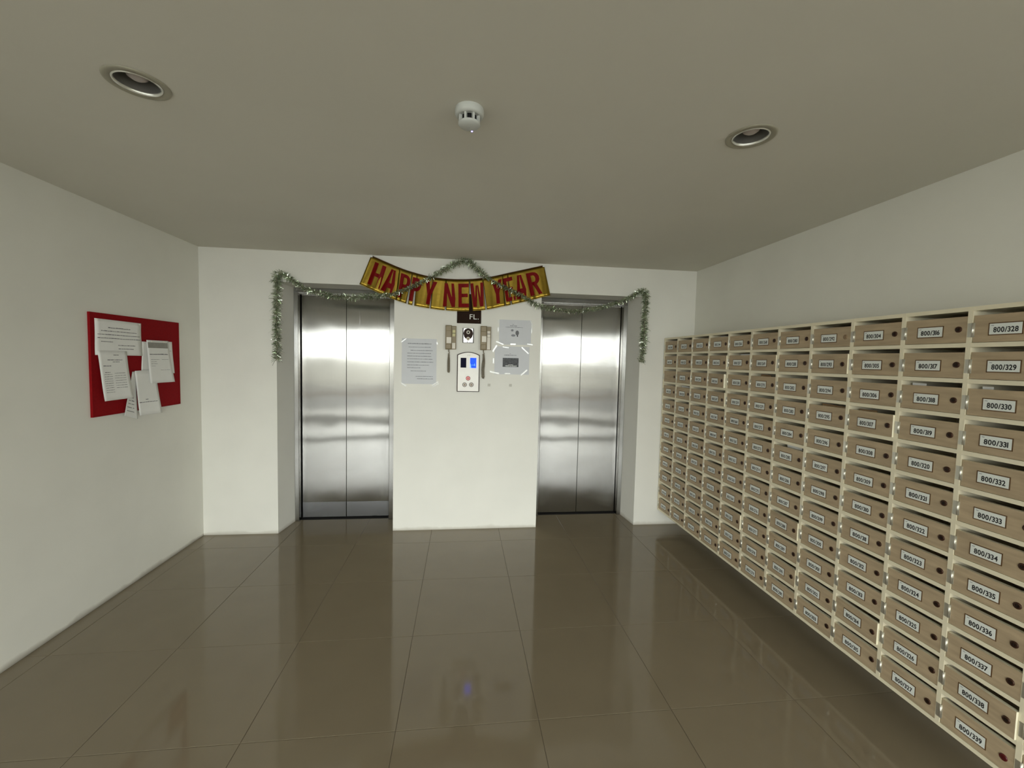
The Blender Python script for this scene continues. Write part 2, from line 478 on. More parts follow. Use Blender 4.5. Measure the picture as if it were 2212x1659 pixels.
tag(link('kerb', MB().box(-14, 14, -14.4, -14.1, -0.059, 0.06).mesh('kerb', M_platefr)), kind='structure')

# ------------------------------------------------------------------ lifts
def lift(label, xo0, xo1, xi0, xi1, kick):
    t = thing('elevator_entrance', label, 'elevator', ((xi0 + xi1) / 2, 0.27, 0), 'pair of lobby elevators')
    ox, oy = (xi0 + xi1) / 2, 0.27
    def part(name, mb, m, parent=t, uv=True):
        me = mb.mesh(name, m, uvxz=uv)
        me.transform(Matrix.Translation((-ox, -oy, 0)))
        return link(name, me, parent)
    zt, zi = ZH - 0.002, 2.108
    c = 0.003
    part('frame_post', MB().cbox(xo0, xi0, 0.268, 0.345, 0.001, zi, c), M_frame)
    part('frame_post', MB().cbox(xi1, xo1, 0.268, 0.345, 0.001, zi, c), M_frame)
    part('frame_header', MB().cbox(xo0, xo1, 0.268, 0.345, zi, zt, c), M_frame)
    part('transom', MB().box(xi0, xi1, 0.318, 0.345, 2.094, zi - .0005), M_frame)
    part('sill', MB().box(xi0, xi1, 0.300, 0.42, -0.002, 0.0015), M_dark, uv=False)
    mid = (xi0 + xi1) / 2
    for k, (a, b) in enumerate([(xi0 + .006, mid - .0012), (mid + .0012, xi1 - .003)]):
        d = part('door_panel', MB().cbox(a, b, 0.335, 0.365, 0.010, 2.12, 0.0025), M_steel)
        if kick:
            part('kick_plate', MB().cbox(a + .002, b - .002, 0.3335, 0.3349, 0.014, 0.158, 0.0005), M_kick, d)
            if k == 1:
                part('tape_residue', MB().box(-1.012, -1.008, 0.3342, 0.3349, 1.62, 1.98), M_frame, d)
    part('shaft_lining', MB().box(xo0 + .001, xo1 - .001, 0.37, 0.38, 0.001, zt), M_dark, uv=False)
    return t
lift('stainless steel elevator doors with a darker kick plate, beside the left wall', -1.5715, -0.681, -1.533, -0.728, True)
lift('stainless steel elevator doors nearer the wall of mailboxes, without a kick plate', 0.669, 1.5615, 0.715, 1.520, False)

# ------------------------------------------------------------------ mailbox cabinet
XM, YM, CW, ZT, ZB = 1.8158, -0.010, 0.2376, 1.7757, 0.1527
NC, NR = 12, 12
CH = (ZT - ZB - 0.016) / NR
BT = 0.016
cab = thing('mailbox_cabinet', 'long wall-hung cream cabinet of numbered brown mailboxes on the right wall', 'mailboxes', (XM, YM, ZB))
def cpart(name, me, parent=cab, loc=(0, 0, 0)): return link(name, me, parent, loc)
DEP = XR - XM - 0.001
LEN = NC * CW + BT
shelf_me = MB().box(0.0003, DEP, -LEN, 0, 0, BT).mesh('shelf', M_cream)
for r in range(NR + 1):
    cpart('shelf', shelf_me, loc=(0, 0, r * CH))
div_me = MB().box(0, DEP - .004, -BT, 0, 0.0002, ZT - ZB - 0.0002).mesh('divider', M_cream)
for c in range(NC + 1):
    cpart('divider', div_me, loc=(0, -c * CW, 0))
cpart('back_panel', MB().box(DEP - .006, DEP - .0005, -LEN + .001, -.001, BT, ZT - ZB - BT).mesh('back_panel', M_cream))

DW, DH, DT = CW - BT - 0.004, CH - BT - 0.020, 0.015
INS = 0.002
mb = MB().box(0, DT, -DW, 0, 0, DH, 1)
door_me = mb.mesh('door', [M_wood, M_creamedge])
for p in door_me.polygons:
    if abs(p.normal.x) > .9: p.material_index = 0
lock_me = MB().lathe([(0.0115, 0.0), (0.0115, -0.0022), (0.0095, -0.0034), (0.0068, -0.0034)], 14, axis='x', cap0=False, cap1=False) \
    .lathe([(0.0068, -0.0026), (0.0040, -0.0026)], 14, axis='x', mi=1, cap0=False).box(-0.0042, -0.003, -0.0012, 0.0012, -0.0045, 0.0045, 1).mesh('lock', [M_lock, M_lockin])
lock_red = lock_me.copy(); lock_red.materials[0] = M_lockred; lock_red.materials[1] = M_lockred
lock_pale = lock_me.copy(); lock_pale.materials[0] = M_lockpale; lock_pale.materials[1] = M_lockpale
hinge_me = MB().box(-0.0032, -0.0004, 0.0025, 0.0165, 0.0, 0.052).lathe([(0.0026, 0), (0.0026, 0.052)], 8, c=(-0.0034, 0.0012, 0)) \
    .box(-0.0016, 0.0008, -0.004, 0.0012, 0.0, 0.052).mesh('hinge', M_hinge)
PW, PH = 0.089, 0.038
def plate(num):
    """recessed holder, white card and printed number: front faces -x, width runs along -y"""
    mb = MB()
    b = 0.0035
    mb.box(-0.0008, 0.0, -PW - b, b, -b, PH + b, 0)
    mb.box(-0.0014, 0.0, -PW, 0, 0, PH, 1)
    vs, fs, w = text2d('800/%d' % num)
    h = 0.0180; sx = 0.069 / w
    mb.add([(-0.0017, -(0.0115 + x * sx), 0.0075 + y * h) for x, y in vs], fs, 2)
    mb.box(-0.0016, -0.0014, -0.0125, -0.0045, PH - 0.0075, PH - 0.0055, 3)
    me = mb.mesh('number_plate', [M_platefr, M_plate, M_ink, M_ink3], recalc=False)
    return me
AJAR = {(3, 1): 2.0, (3, 2): 5.0, (3, 3): 2.0, (5, 1): 1.6, (7, 1): 2.2, (8, 3): 2.4, (8, 10): 2.6, (4, 9): 2.4, (6, 8): 2.0, (6, 10): 1.2, (10, 10): 2.6, (4, 4): .8}
rng = random.Random(3)
for c in range(NC):
    for r in range(NR):
        num = 208 + c * 12 + r
        y = -c * CW - BT - 0.002 - 0.0012
        z = ZT - ZB - (r + 1) * CH + 0.0015
        d = cpart('door', door_me, loc=(INS, y, z))
        a = AJAR.get((c, r), rng.uniform(0, 0.35))
        d.rotation_euler = (0, 0, -math.radians(a))
        if num != 210:
            link('number_plate', plate(num), d, (-0.0002, -(0.229 * DW) + rng.uniform(-.002, .002), DH * .47 - PH / 2 + rng.uniform(-.002, .002)))
        me = lock_red if num == 339 else lock_pale if num == 292 else lock_me
        if c == 0 and r == 2: tag(d, 'mailbox door without a number plate')
        if num == 339: tag(d, 'mailbox door 800/339 with a dark red lock')
        if num == 246: tag(d, 'mailbox door left ajar, its pale edge showing')
        lk = link('lock', me, d, (0, -DW * .885 + rng.uniform(-.003, .003), DH * .49 + rng.uniform(-.003, .003)))
        lk.rotation_euler = (rng.choice([0, 0, math.pi / 2, .6]), 0, 0)
        link('hinge', hinge_me, d, (0, 0, DH * .20))

# mail poking up in the slots
def mail(c, r, label, tilt, col=M_paper, u0=.2, u1=.75, up=.012):
    w = (u1 - u0) * DW
    y = YM - c * CW - BT - u0 * DW
    z = ZT - (r + 1) * CH + BT * .1
    mb = MB().box(0, 0.0015, -w, 0, 0, DH - 0.004 + up)
    o = link('mail_envelope', mb.mesh('mail_envelope', col), None, (XM + 0.045, y, z + 0.002 + w * math.sin(math.radians(abs(tilt)))))
    o.rotation_euler = (math.radians(tilt), math.radians(-4), 0)
    return tag(o, label, 'envelope', 'mail left in the boxes')
M_kraft = mat('brown_paper', srgb(150, 120, 84), rough=0.7)
mail(3, 0, 'crumpled paper showing in the top slot of the fourth mailbox column', 2, M_paper, .35, .8, .008)
mail(4, 1, 'thin white paper in a second-row slot, mailbox 800/257', -2, M_paper, .35, .85, .006)
mail(1, 3, 'wide white paper in a fourth-row slot near the back wall', 2, M_paper, .1, .8, .010)
mail(5, 2, 'short brown paper in a third-row slot, mailbox 800/270', 3, M_kraft, .2, .6, .010)
mail(9, 2, 'folded white paper at the hinge side of mailbox 800/318', 2, M_paper, .05, .3, .010)
mail(10, 2, 'narrow pale card in the slot of mailbox 800/330', -1, M_paper, .10, .25, .010)
mail(6, 5, 'white paper halfway down the mailboxes, in 800/285', -2, M_paper, .3, .8, .008)
mail(6, 11, 'white paper standing in the bottom mailbox 800/291', -3, M_paper, .08, .25, .012)
mail(7, 3, 'wide brown envelope across the slot of mailbox 800/295', 2, M_kraft, .2, .9, .006)
mail(8, 3, 'low brown envelope at the hinge side of mailbox 800/307', -1, M_kraft, .1, .5, .004)

# ------------------------------------------------------------------ ceiling fittings
def downlight(x, y, label):
    t = thing('downlight', label, 'ceiling light', (x, y, ZC), 'recessed ceiling lights')
    link('trim_ring', MB().lathe([(0.088, -0.0005), (0.087, -0.003), (0.082, -0.0045), (0.066, -0.003), (0.0655, 0.0)], 40, cap0=False, cap1=False).mesh('trim_ring', M_rim), t)
    link('inner_rim', MB().lathe([(0.0655, -0.002), (0.063, -0.0055), (0.060, -0.004), (0.059, 0.004)], 40, cap0=False, cap1=False).mesh('inner_rim', M_rimb), t)
    link('reflector', MB().lathe([(0.059, 0.004), (0.058, 0.03), (0.054, 0.075), (0.045, 0.105), (0.03, 0.12), (0.001, 0.122)], 40, cap0=False, cap1=False).mesh('reflector', M_can, recalc=False), t)
    link('bulb', MB().lathe([(0.001, 0.010), (0.016, 0.012), (0.028, 0.020), (0.034, 0.036), (0.032, 0.056), (0.022, 0.076), (0.016, 0.09), (0.016, 0.118)], 24, cap1=False).mesh('bulb', M_bulb), t)
    return t
downlight(*HOLES[0], 'unlit recessed downlight in the ceiling above the red notice board side')
downlight(*HOLES[1], 'unlit recessed downlight in the ceiling on the mailbox side')

t = thing('smoke_detector', 'white smoke detector on the ceiling with a violet indicator light', 'smoke detector', (-0.041, -2.235, ZC))
link('base', MB().lathe([(0.049, 0.0), (0.050, -0.006), (0.050, -0.018), (0.047, -0.024), (0.040, -0.027)], 32, cap0=False).mesh('base', M_det), t)
link('chamber', MB().lathe([(0.028, -0.026), (0.028, -0.048)], 24).mesh('chamber', M_black), t)
rib = MB().box(0.027, 0.0385, -0.0034, 0.0034, -0.050, -0.026).mesh('rib', M_det)
for k in range(8):
    o = link('rib', rib, t); o.rotation_euler = (0, 0, math.pi * (k + .5) / 4)
link('cap', MB().lathe([(0.038, -0.0475), (0.0385, -0.051), (0.034, -0.056), (0.022, -0.0605), (0.001, -0.0615)], 32, cap1=False).mesh('cap', M_det), t)
link('indicator_light', MB().lathe([(0.0032, 0.0), (0.0030, -0.002), (0.0008, -0.003)], 10, c=(0.010, 0.026, -0.0585)).mesh('indicator_light', M_led), t)

# ------------------------------------------------------------------ the wall between the lifts
# floor sign
t = thing('floor_sign', 'dark brown floor sign plate lettered FL. under the banner', 'sign', (0, 0, 1.854))
link('plate', MB().cbox(-0.1065, 0.1049, -0.008, -0.0005, 0, 0.256, 0.001).mesh('plate', M_sign), t)
vs, fs, w = text2d('FL.', .16, 0.0)
link('lettering', MB().add([(0.0045 + x * .079 / w, -0.0086, 0.037 + y * .043) for x, y in vs], fs).mesh('lettering', M_signtxt, recalc=False), t)
for sx in (-.087, .083):
    link('screw', MB().lathe([(0.003, -0.008), (0.0025, -0.0095)], 8, c=(sx, 0, .018), axis='y').mesh('screw', M_platefr), t)

def handset_phone(x0, x1, z0, z1, label, cordlen, alt):
    t = thing('intercom_phone', label, 'intercom', (0, 0, z0), 'intercom handsets beside the call panel')
    h = z1 - z0; xm = x0 + (x1 - x0) * .59
    link('base', MB().cbox(x0 + .004, x1, -0.030, -0.0005, 0, h - .004, 0.003).mesh('base', M_phone), t)
    link('handset', MB().cbox(x0, xm, -0.052, -0.031, -.002, h, 0.006)
         .cbox(x0 + .003, xm - .003, -0.057, -0.046, h * .76, h - .004, .004).cbox(x0 + .003, xm - .003, -0.057, -0.046, .003, h * .22, .004).mesh('handset', M_phone), t)
    if alt:
        link('label_sticker', MB().box(x0 + .012, xm - .004, -0.0535, -0.0521, h * .33, h * .575).mesh('label_sticker', M_phonew), t)
        link('label_sticker', MB().box(xm + .004, x1 - .006, -0.0312, -0.0301, h * .02, h * .53).mesh('label_sticker', M_phonew), t)
        link('button', MB().cbox(xm + .005, x1 - .007, -0.034, -0.0301, h * .54, h * .80, .001).mesh('button', M_phonew), t)
    else:
        link('label_sticker', MB().box(x0 + .010, xm - .003, -0.0535, -0.0521, h * .25, h * .5).mesh('label_sticker', M_phonew), t)
        link('label_sticker', MB().box(xm + .003, x1 - .007, -0.0312, -0.0301, h * .03, h * .27).mesh('label_sticker', M_phonew), t)
        link('button', MB().cbox(xm + .005, x1 - .007, -0.034, -0.0301, h * .54, h * .81, .001).mesh('button', M_phoney), t)
    link('speaker_slot', MB().box(xm + .005, x1 - .007, -0.0345, -0.0339, h * .665, h * .685).mesh('speaker_slot', M_black), t)
    # coiled cord hanging in a tight doubled loop
    cx0 = x0 + (xm - x0) * .55
    pts = []
    n = 260; turns = 34 if not alt else 42
    rr = .0060 if not alt else .0075
    for i in range(n + 1):
        s = i / n
        down = s * 2 if s < .5 else (1 - s) * 2
        z = -0.034 - down * (cordlen - .034)
        off = (.0055 if not alt else .0075) * (1 if s < .5 else -1) * min(1, 14 * (1 - down)) * min(1, down * 2.5)
        wob = .003 * math.sin(down * 7) if alt else 0
        a = 2 * math.pi * turns * s
        pts.append((cx0 + off + wob + rr * math.cos(a), -0.016 + rr * .8 * math.sin(a), z))
    pts = [(cx0 + .002, -0.014, 0.004), (cx0 + .001, -0.014, -0.02)] + pts + [(cx0 - .002, -0.016, -0.02), (cx0 - .003, -0.02, 0.004)]
    link('coiled_cord', MB().tube(pts, .0024, 5).mesh('coiled_cord', M_cord), t)
handset_phone(-0.2029, -0.1111, 1.622, 1.830, 'khaki intercom handset left of the key switch, with a yellowish button', 0.205, False)
handset_phone(0.1013, 0.1937, 1.624, 1.832, 'khaki intercom handset right of the key switch, with a long white sticker', 0.255, True)

# key switch
t = thing('key_switch', 'polished steel key switch plate with two round cylinders between the intercoms', 'switch', (-0.006, 0, 1.683))
link('backing', MB().cbox(-0.0485, 0.0485, -0.010, -0.0005, 0, 0.128, .002).mesh('backing', M_black), t)
link('plate', MB().cbox(-0.042, 0.042, -0.0125, -0.0101, 0.003, 0.126, .001).mesh('plate', M_chrome), t)
pol = []
for i in range(24):
    a = 2 * math.pi * i / 24
    pol.append((0.041 * math.copysign(abs(math.cos(a)) ** .7, math.cos(a)), 0.084 + 0.052 * math.sin(a) * (1 if math.sin(a) < 0 else .79)))
link('dark_reflection', MB().yprism(pol, -0.0131, -0.0126).mesh('dark_reflection', M_bezel), t)  # dark reflection in the glossy steel, painted on as a flat shape
for zz in (.0925, .0355):
    k = link('key_cylinder', MB().lathe([(0.0165, -0.0132), (0.0165, -0.018), (0.0145, -0.020), (0.008, -0.020), (0.0075, -0.016)], 20, c=(0, 0, zz), axis='y', cap0=False, cap1=False).mesh('key_cylinder', M_phonew), t)
    link('keyhole', MB().lathe([(0.0074, -0.0135), (0.0074, -0.0165)], 12, c=(0, 0, zz), axis='y').mesh('keyhole', M_black if zz > .05 else M_lockpale), k)
link('key_slot', MB().yprism([(-0.010, .004), (-0.005, .004), (-0.002, .018), (-0.007, .018)], -0.0131, -0.0126).mesh('key_slot', M_bezel), t)

# call panel with arched top
t = thing('elevator_call_panel', 'silver elevator call panel with a lit blue display and three round buttons', 'call panel', (0, 0, 1.250))
def arch(x0, x1, z0, z1, rise, n=14):
    p = [(x0, z0), (x1, z0)]
    for i in range(n + 1):
        s = i / n
        p.append((x1 + (x0 - x1) * s, z1 - rise + rise * (1 - (2 * s - 1) ** 2)))
    return p
link('bezel', MB().yprism(arch(-0.0986, 0.0984, 0, 0.353, 0.026), -0.016, -0.0005).mesh('bezel', M_bezel), t)
link('face_plate', MB().yprism(arch(-0.092, 0.0918, 0.006, 0.347, 0.025), -0.019, -0.0162).mesh('face_plate', M_panel), t)
link('display', MB().box(-0.0686, -0.0191, -0.0203, -0.0191, 0.214, 0.300).mesh('display', M_lcd), t)
d = link('display', MB().box(0.0150, 0.0690, -0.0203, -0.0191, 0.212, 0.301).mesh('display', M_blue), t)
tag(d, 'lit blue display')
link('floor_mark', MB().box(0.022, 0.062, -0.0206, -0.0204, 0.2365, 0.239).box(0.052, 0.0555, -0.0206, -0.0204, 0.230, 0.252)
     .add([(0.0155, -.0205, 0.213), (0.026, -.0205, 0.213), (0.0185, -.0205, 0.25), (0.0155, -.0205, 0.255)], [(0, 1, 2, 3)]).mesh('floor_mark', M_blue2, recalc=False), d)
for bx_, bz, m in ((-0.0012, 0.120, M_btnred), (-0.031, 0.063, M_btn), (0.0285, 0.064, M_btn)):
    b = link('call_button', MB().lathe([(0.0195, -0.0191), (0.0195, -0.0215), (0.0165, -0.022), (0.016, -0.0205)], 24, c=(bx_, 0, bz), axis='y', cap0=False, cap1=False).mesh('call_button', M_bezel), t)
    link('button_face', MB().lathe([(0.0163, -0.0191), (0.0163, -0.0212)], 24, c=(bx_, 0, bz), axis='y').mesh('button_face', m), b)
    link('arrow_mark', MB().yprism([(bx_ - .0045, bz - .008), (bx_ + .0045, bz - .008), (bx_ + .0045, bz + .003), (bx_, bz + .009), (bx_ - .0045, bz + .003)], -0.0216, -0.0213).mesh('arrow_mark', M_lockpale), b)
mb = MB()
for sgn in (-1, 1):
    mb.yprism([(sgn * .0145 + .002, .3235), (sgn * .0145 + .002 + .012, .3285), (sgn * .0145 + .002 + .012, .3295), (sgn * .0145 + .002, .3255)] if sgn < 0 else
              [(.0045, .3285), (.0165, .3235), (.0165, .3255), (.0045, .3295)], -0.0194, -0.0191)
    mb.yprism([(-.0125, .3215), (-.0005, .317), (-.0005, .318), (-.0125, .3235)] if sgn < 0 else [(.0045, .317), (.0165, .3215), (.0165, .3235), (.0045, .318)], -0.0194, -0.0191)
for k in range(4):
    mb.box(-0.006 + k * .005, -0.003 + k * .005, -0.0194, -0.0191, .3215, .3245)
link('maker_mark', mb.mesh('maker_mark', M_btn), t)

# notices taped to the wall
def words(mb, x0, x1, z, h, y, rng, mi=0, ragged=True):
    x = x0
    while x < x1 - h:
        w = min(rng.uniform(.006, .026), x1 - x)
        hh = h * rng.uniform(.75, 1.1)
        mb.add([(x, y, z), (x + w, y, z), (x + w, y, z + hh), (x, y, z + hh)], [(0, 1, 2, 3)], mi)
        x += w + rng.uniform(.0008, .0035)
def notice(label, x0, x1, z0, z1, tapes, lines, extra=None):
    t = thing('notice', label, 'notice', (0, 0, z0), 'notices taped between the elevators')
    n = 8; mb = MB(); vs = []
    for j in range(n + 1):
        for i in range(n + 1):
            vs.append((x0 + (x1 - x0) * i / n, -0.0022 - .0012 * math.sin(i * 1.3 + j * .8), (z1 - z0) * j / n))
    back = [(x, -0.0005, z) for x, _, z in vs]
    k = n + 1
    fs = [(j * k + i, j * k + i + 1, (j + 1) * k + i + 1, (j + 1) * k + i) for j in range(n) for i in range(n)]
    N = k * k
    fs += [tuple(N + q for q in reversed(f)) for f in fs]
    bd = [i for i in range(n)] + [j * k + n for j in range(n)] + [n * k + i for i in range(n, 0, -1)] + [j * k for j in range(n, 0, -1)]
    fs += [(bd[q], N + bd[q], N + bd[(q + 1) % len(bd)], bd[(q + 1) % len(bd)]) for q in range(len(bd))]
    link('sheet', mb.add(vs + back, fs, 0, False).mesh('sheet', M_sleeve), t)
    rg = random.Random(len(label))
    mb = MB()
    for (a, b, z, h) in lines:
        words(mb, a, b, z - z0, h, -0.0040, rg)
    tag(link('printed_text', mb.mesh('printed_text', M_ink3, recalc=False), t), kind='stuff')
    for (cx_, cz, L, W, ang) in tapes:
        a = math.radians(ang); ca, sa = math.cos(a), math.sin(a)
        P = [(-L / 2, -W / 2), (L / 2, -W / 2), (L / 2, W / 2), (-L / 2, W / 2)]
        pol = [(cx_ + px * ca - pz * sa, cz - z0 + px * sa + pz * ca) for px, pz in P]
        link('tape', MB().yprism(pol, -0.0050, -0.0042).mesh('tape', M_tape), t)
    if extra: extra(t)
    return t
# pixel rows of the left notice, in metres on the wall
zs = [1.661, 1.632, 1.603, 1.578, 1.553, 1.528, 1.502, 1.475, 1.452, 1.424, 1.376, 1.356]
xa = [(-.527, -.325), (-.520, -.325), (-.503, -.313), (-.531, -.322), (-.531, -.325), (-.531, -.313), (-.531, -.308), (-.531, -.344), (-.531, -.418), (-.501, -.368), (-.458, -.308), (-.446, -.308)]
notice('sleeved printed letter taped beside the left elevator, many lines of text', -0.578, -0.280, 1.312, 1.708,
       [(-.562, 1.690, .055, .008, 38), (-.275, 1.672, .022, .010, 110), (-.560, 1.305, .055, .011, -32), (-.290, 1.318, .062, .009, 30), (-.283, 1.304, .060, .008, 32)],
       [(a, b, z, .007 if i in (0,) else .005) for i, ((a, b), z) in enumerate(zip(xa, zs))])
def clip(t):
    mb = MB(); y = -0.0042; rg = random.Random(5)
    # a small grey line drawing: a seated outline and a leafy oval, kept generic
    def blob(cx_, cz, rx, rz, m, n=14):
        mb.add([(cx_ + rx * math.cos(2 * math.pi * i / n), y, cz + rz * math.sin(2 * math.pi * i / n)) for i in range(n)], [tuple(range(n))], m)
    blob(.385, .127, .012, .010, 0); blob(.430, .105, .016, .022, 1); blob(.433, .078, .005, .008, 2); blob(.395, .082, .020, .010, 0)
    link('line_drawing', mb.mesh('line_drawing', [M_ink3, M_ink2, M_ink], recalc=False), t)
notice('small notice with a grey drawing, taped beside the right elevator', 0.268, 0.556, 1.678, 1.898,
       [(.262, 1.886, .016, .012, 0), (.258, 1.868, .014, .009, 30), (.258, 1.812, .012, .040, 0), (.556, 1.878, .055, .007, -65), (.560, 1.810, .052, .007, 88),
        (.275, 1.690, .070, .011, -22), (.395, 1.682, .050, .014, 0), (.548, 1.684, .052, .010, -4)],
       [(.385, .405, 1.856, .004), (.365, .430, 1.842, .006), (.325, .480, 1.830, .004)], clip)
def picture(t):
    link('printed_photo', MB().box(.305, .448, -0.0046, -0.0041, .067, .147).mesh('printed_photo', M_photo), t)
    rg = random.Random(2); mb = MB()
    words(mb, .330, .432, .073, .006, -.0049, rg); words(mb, .355, .40, .085, .004, -.0049, rg)
    link('photo_caption', mb.mesh('photo_caption', M_plate, recalc=False), t)
notice('notice with a dark photograph, taped below the small drawing notice', 0.232, 0.545, 1.411, 1.660,
       [(.232, 1.640, .068, .014, 58), (.330, 1.652, .055, .008, -8), (.505, 1.628, .085, .011, -42), (.222, 1.530, .012, .045, 0),
        (.232, 1.425, .085, .013, -12), (.350, 1.418, .050, .009, 0), (.500, 1.430, .075, .013, 42)],
       [(.318, .428, 1.580, .006), (.365, .378, 1.594, .004)], picture)
for k, (sx, sz, lab) in enumerate([(.187, 1.312, 'small grey adhesive pad on the wall right of the call panel'), (.380, 1.312, 'small grey adhesive pad on the wall below the photograph notice')]):
    tag(link('adhesive_pad', MB().cbox(-.012, .012, -.0025, -.0005, -.012, .012, .0008).mesh('adhesive_pad', mat('grey_adhesive', srgb(200, 198, 188), rough=.8)), None, (sx, 0, sz)), lab, 'adhesive pad', 'adhesive pads')

# ------------------------------------------------------------------ HAPPY NEW YEAR banner
TXp = [200, 600, 880, 1120, 1400, 1720, 2045]
TX_ = [-0.8374, -0.5248, -0.3018, -0.1083, 0.1200, 0.3839, 0.6559]
TZ_ = [2.3973, 2.2824, 2.2367, 2.2293, 2.2517, 2.3168, 2.3872]
BXp = [80, 440, 620, 820, 1000, 1240, 1420, 1640, 2110]
BX_ = [-0.9292, -0.6488, -0.5065, -0.3468, -0.2016, -0.0062, 0.1417, 0.3238, 0.7186]
BZ_ = [2.1533, 2.0380, 1.9955, 1.9708, 1.9583, 1.9596, 1.9765, 2.0185, 2.1250]
def spl(x, X, Y):
    """smooth interpolation (cubic Hermite)"""
    X = np.array(X, float); Y = np.array(Y, float)
    i = int(np.clip(np.searchsorted(X, x) - 1, 0, len(X) - 2))
    m = np.gradient(Y, X)
    h = X[i + 1] - X[i]; t = (x - X[i]) / h
    return ((2 * t**3 - 3 * t**2 + 1) * Y[i] + (t**3 - 2 * t**2 + t) * h * m[i] + (-2 * t**3 + 3 * t**2) * Y[i + 1] + (t**3 - t**2) * h * m[i + 1])
def bpt(tx, bx, v, fl=0.0, lift=0.0):
    """point of the banner: tx/bx = position along the top/bottom edge, v = 0 top .. 1 bottom"""
    x = spl(tx, TXp, TX_) * (1 - v) + spl(bx, BXp, BX_) * v
    z = spl(tx, TXp, TZ_) * (1 - v) + spl(bx, BXp, BZ_) * v
    y = -0.016 - fl * v * v - 0.004 * v * math.sin(tx * .045) - 0.0018 * math.sin(tx * .13 + v * 3) * v - lift
    return (x, y, z)
banner = thing('party_banner', 'gold foil banner with red letters HAPPY NEW YEAR, cut into hanging flaps', 'banner', (0, 0, 0))
FLAPS = [  # top span, bottom span, forward bend
    (200, 505, 80, 470, .010), (505, 640, 472, 576, .016), (640, 690, 594, 640, .004), (690, 860, 662, 822, .014), (860, 1000, 836, 984, .010),
    (1000, 1250, 1000, 1246, .014), (1250, 1392, 1284, 1418, .010), (1392, 1603, 1434, 1630, .016), (1603, 1656, 1636, 1690, .008), (1656, 2045, 1698, 2110, .012)]
flap_ob = []
for (t0, t1, b0, b1, fl) in FLAPS:
    n = max(4, int((t1 - t0) / 12)); m = 12
    vs = []
    for j in range(m + 1):
        v = j / m
        for i in range(n + 1):
            s = i / n
            vs.append(bpt(t0 + (t1 - t0) * s, b0 + (b1 - b0) * s, v, fl, 0.0))
    k = n + 1
    fs = [(j * k + i, (j + 1) * k + i, (j + 1) * k + i + 1, j * k + i + 1) for j in range(m) for i in range(n)]
    flap_ob.append(link('flap', MB().add(vs, fs, 0, True).mesh('flap', M_gold, recalc=False), banner))
    sol = flap_ob[-1].modifiers.new('thickness', 'SOLIDIFY'); sol.thickness = 0.0004; sol.offset = -1
    # folded lower hem
    hp = [bpt(t0 + (t1 - t0) * i / n, b0 + (b1 - b0) * i / n, .965, fl, .0012) for i in range(n + 1)]
    hq = [bpt(t0 + (t1 - t0) * i / n, b0 + (b1 - b0) * i / n, 1.002, fl, .0030) for i in range(n + 1)]
    hem = link('lower_hem', MB().add(hp + hq, [(i, n + 1 + i, n + 2 + i, i + 1) for i in range(n)], 0, True).mesh('lower_hem', M_gold, recalc=False), flap_ob[-1])
    sol = hem.modifiers.new('thickness', 'SOLIDIFY'); sol.thickness = 0.0008; sol.offset = -1
tp = [bpt(x, x, 0.0) for x in np.linspace(200, 2045, 70)]
tp = [(spl(x, TXp, TX_), -0.017, spl(x, TXp, TZ_)) for x in np.linspace(200, 2045, 70)]
link('hanging_cord', MB().tube(tp, .0030, 5).mesh('hanging_cord', M_hem), banner)
for x in (200, 2045):
    link('tape', MB().cbox(-.014, .014, -.0205, -.0200, -.010, .010, .0002).mesh('tape', M_tape), banner, (spl(x, TXp, TX_), 0, spl(x, TXp, TZ_) - .004))
link('wall_tab', MB().box(-.006, .006, -.016, -.0005, -.006, .006).mesh('wall_tab', M_hem), banner, (spl(200, TXp, TX_) + .008, 0, spl(200, TXp, TZ_) - .006))
link('wall_tab', MB().box(-.006, .006, -.016, -.0005, -.006, .006).mesh('wall_tab', M_hem), banner, (spl(2045, TXp, TX_) - .008, 0, spl(2045, TXp, TZ_) - .006))

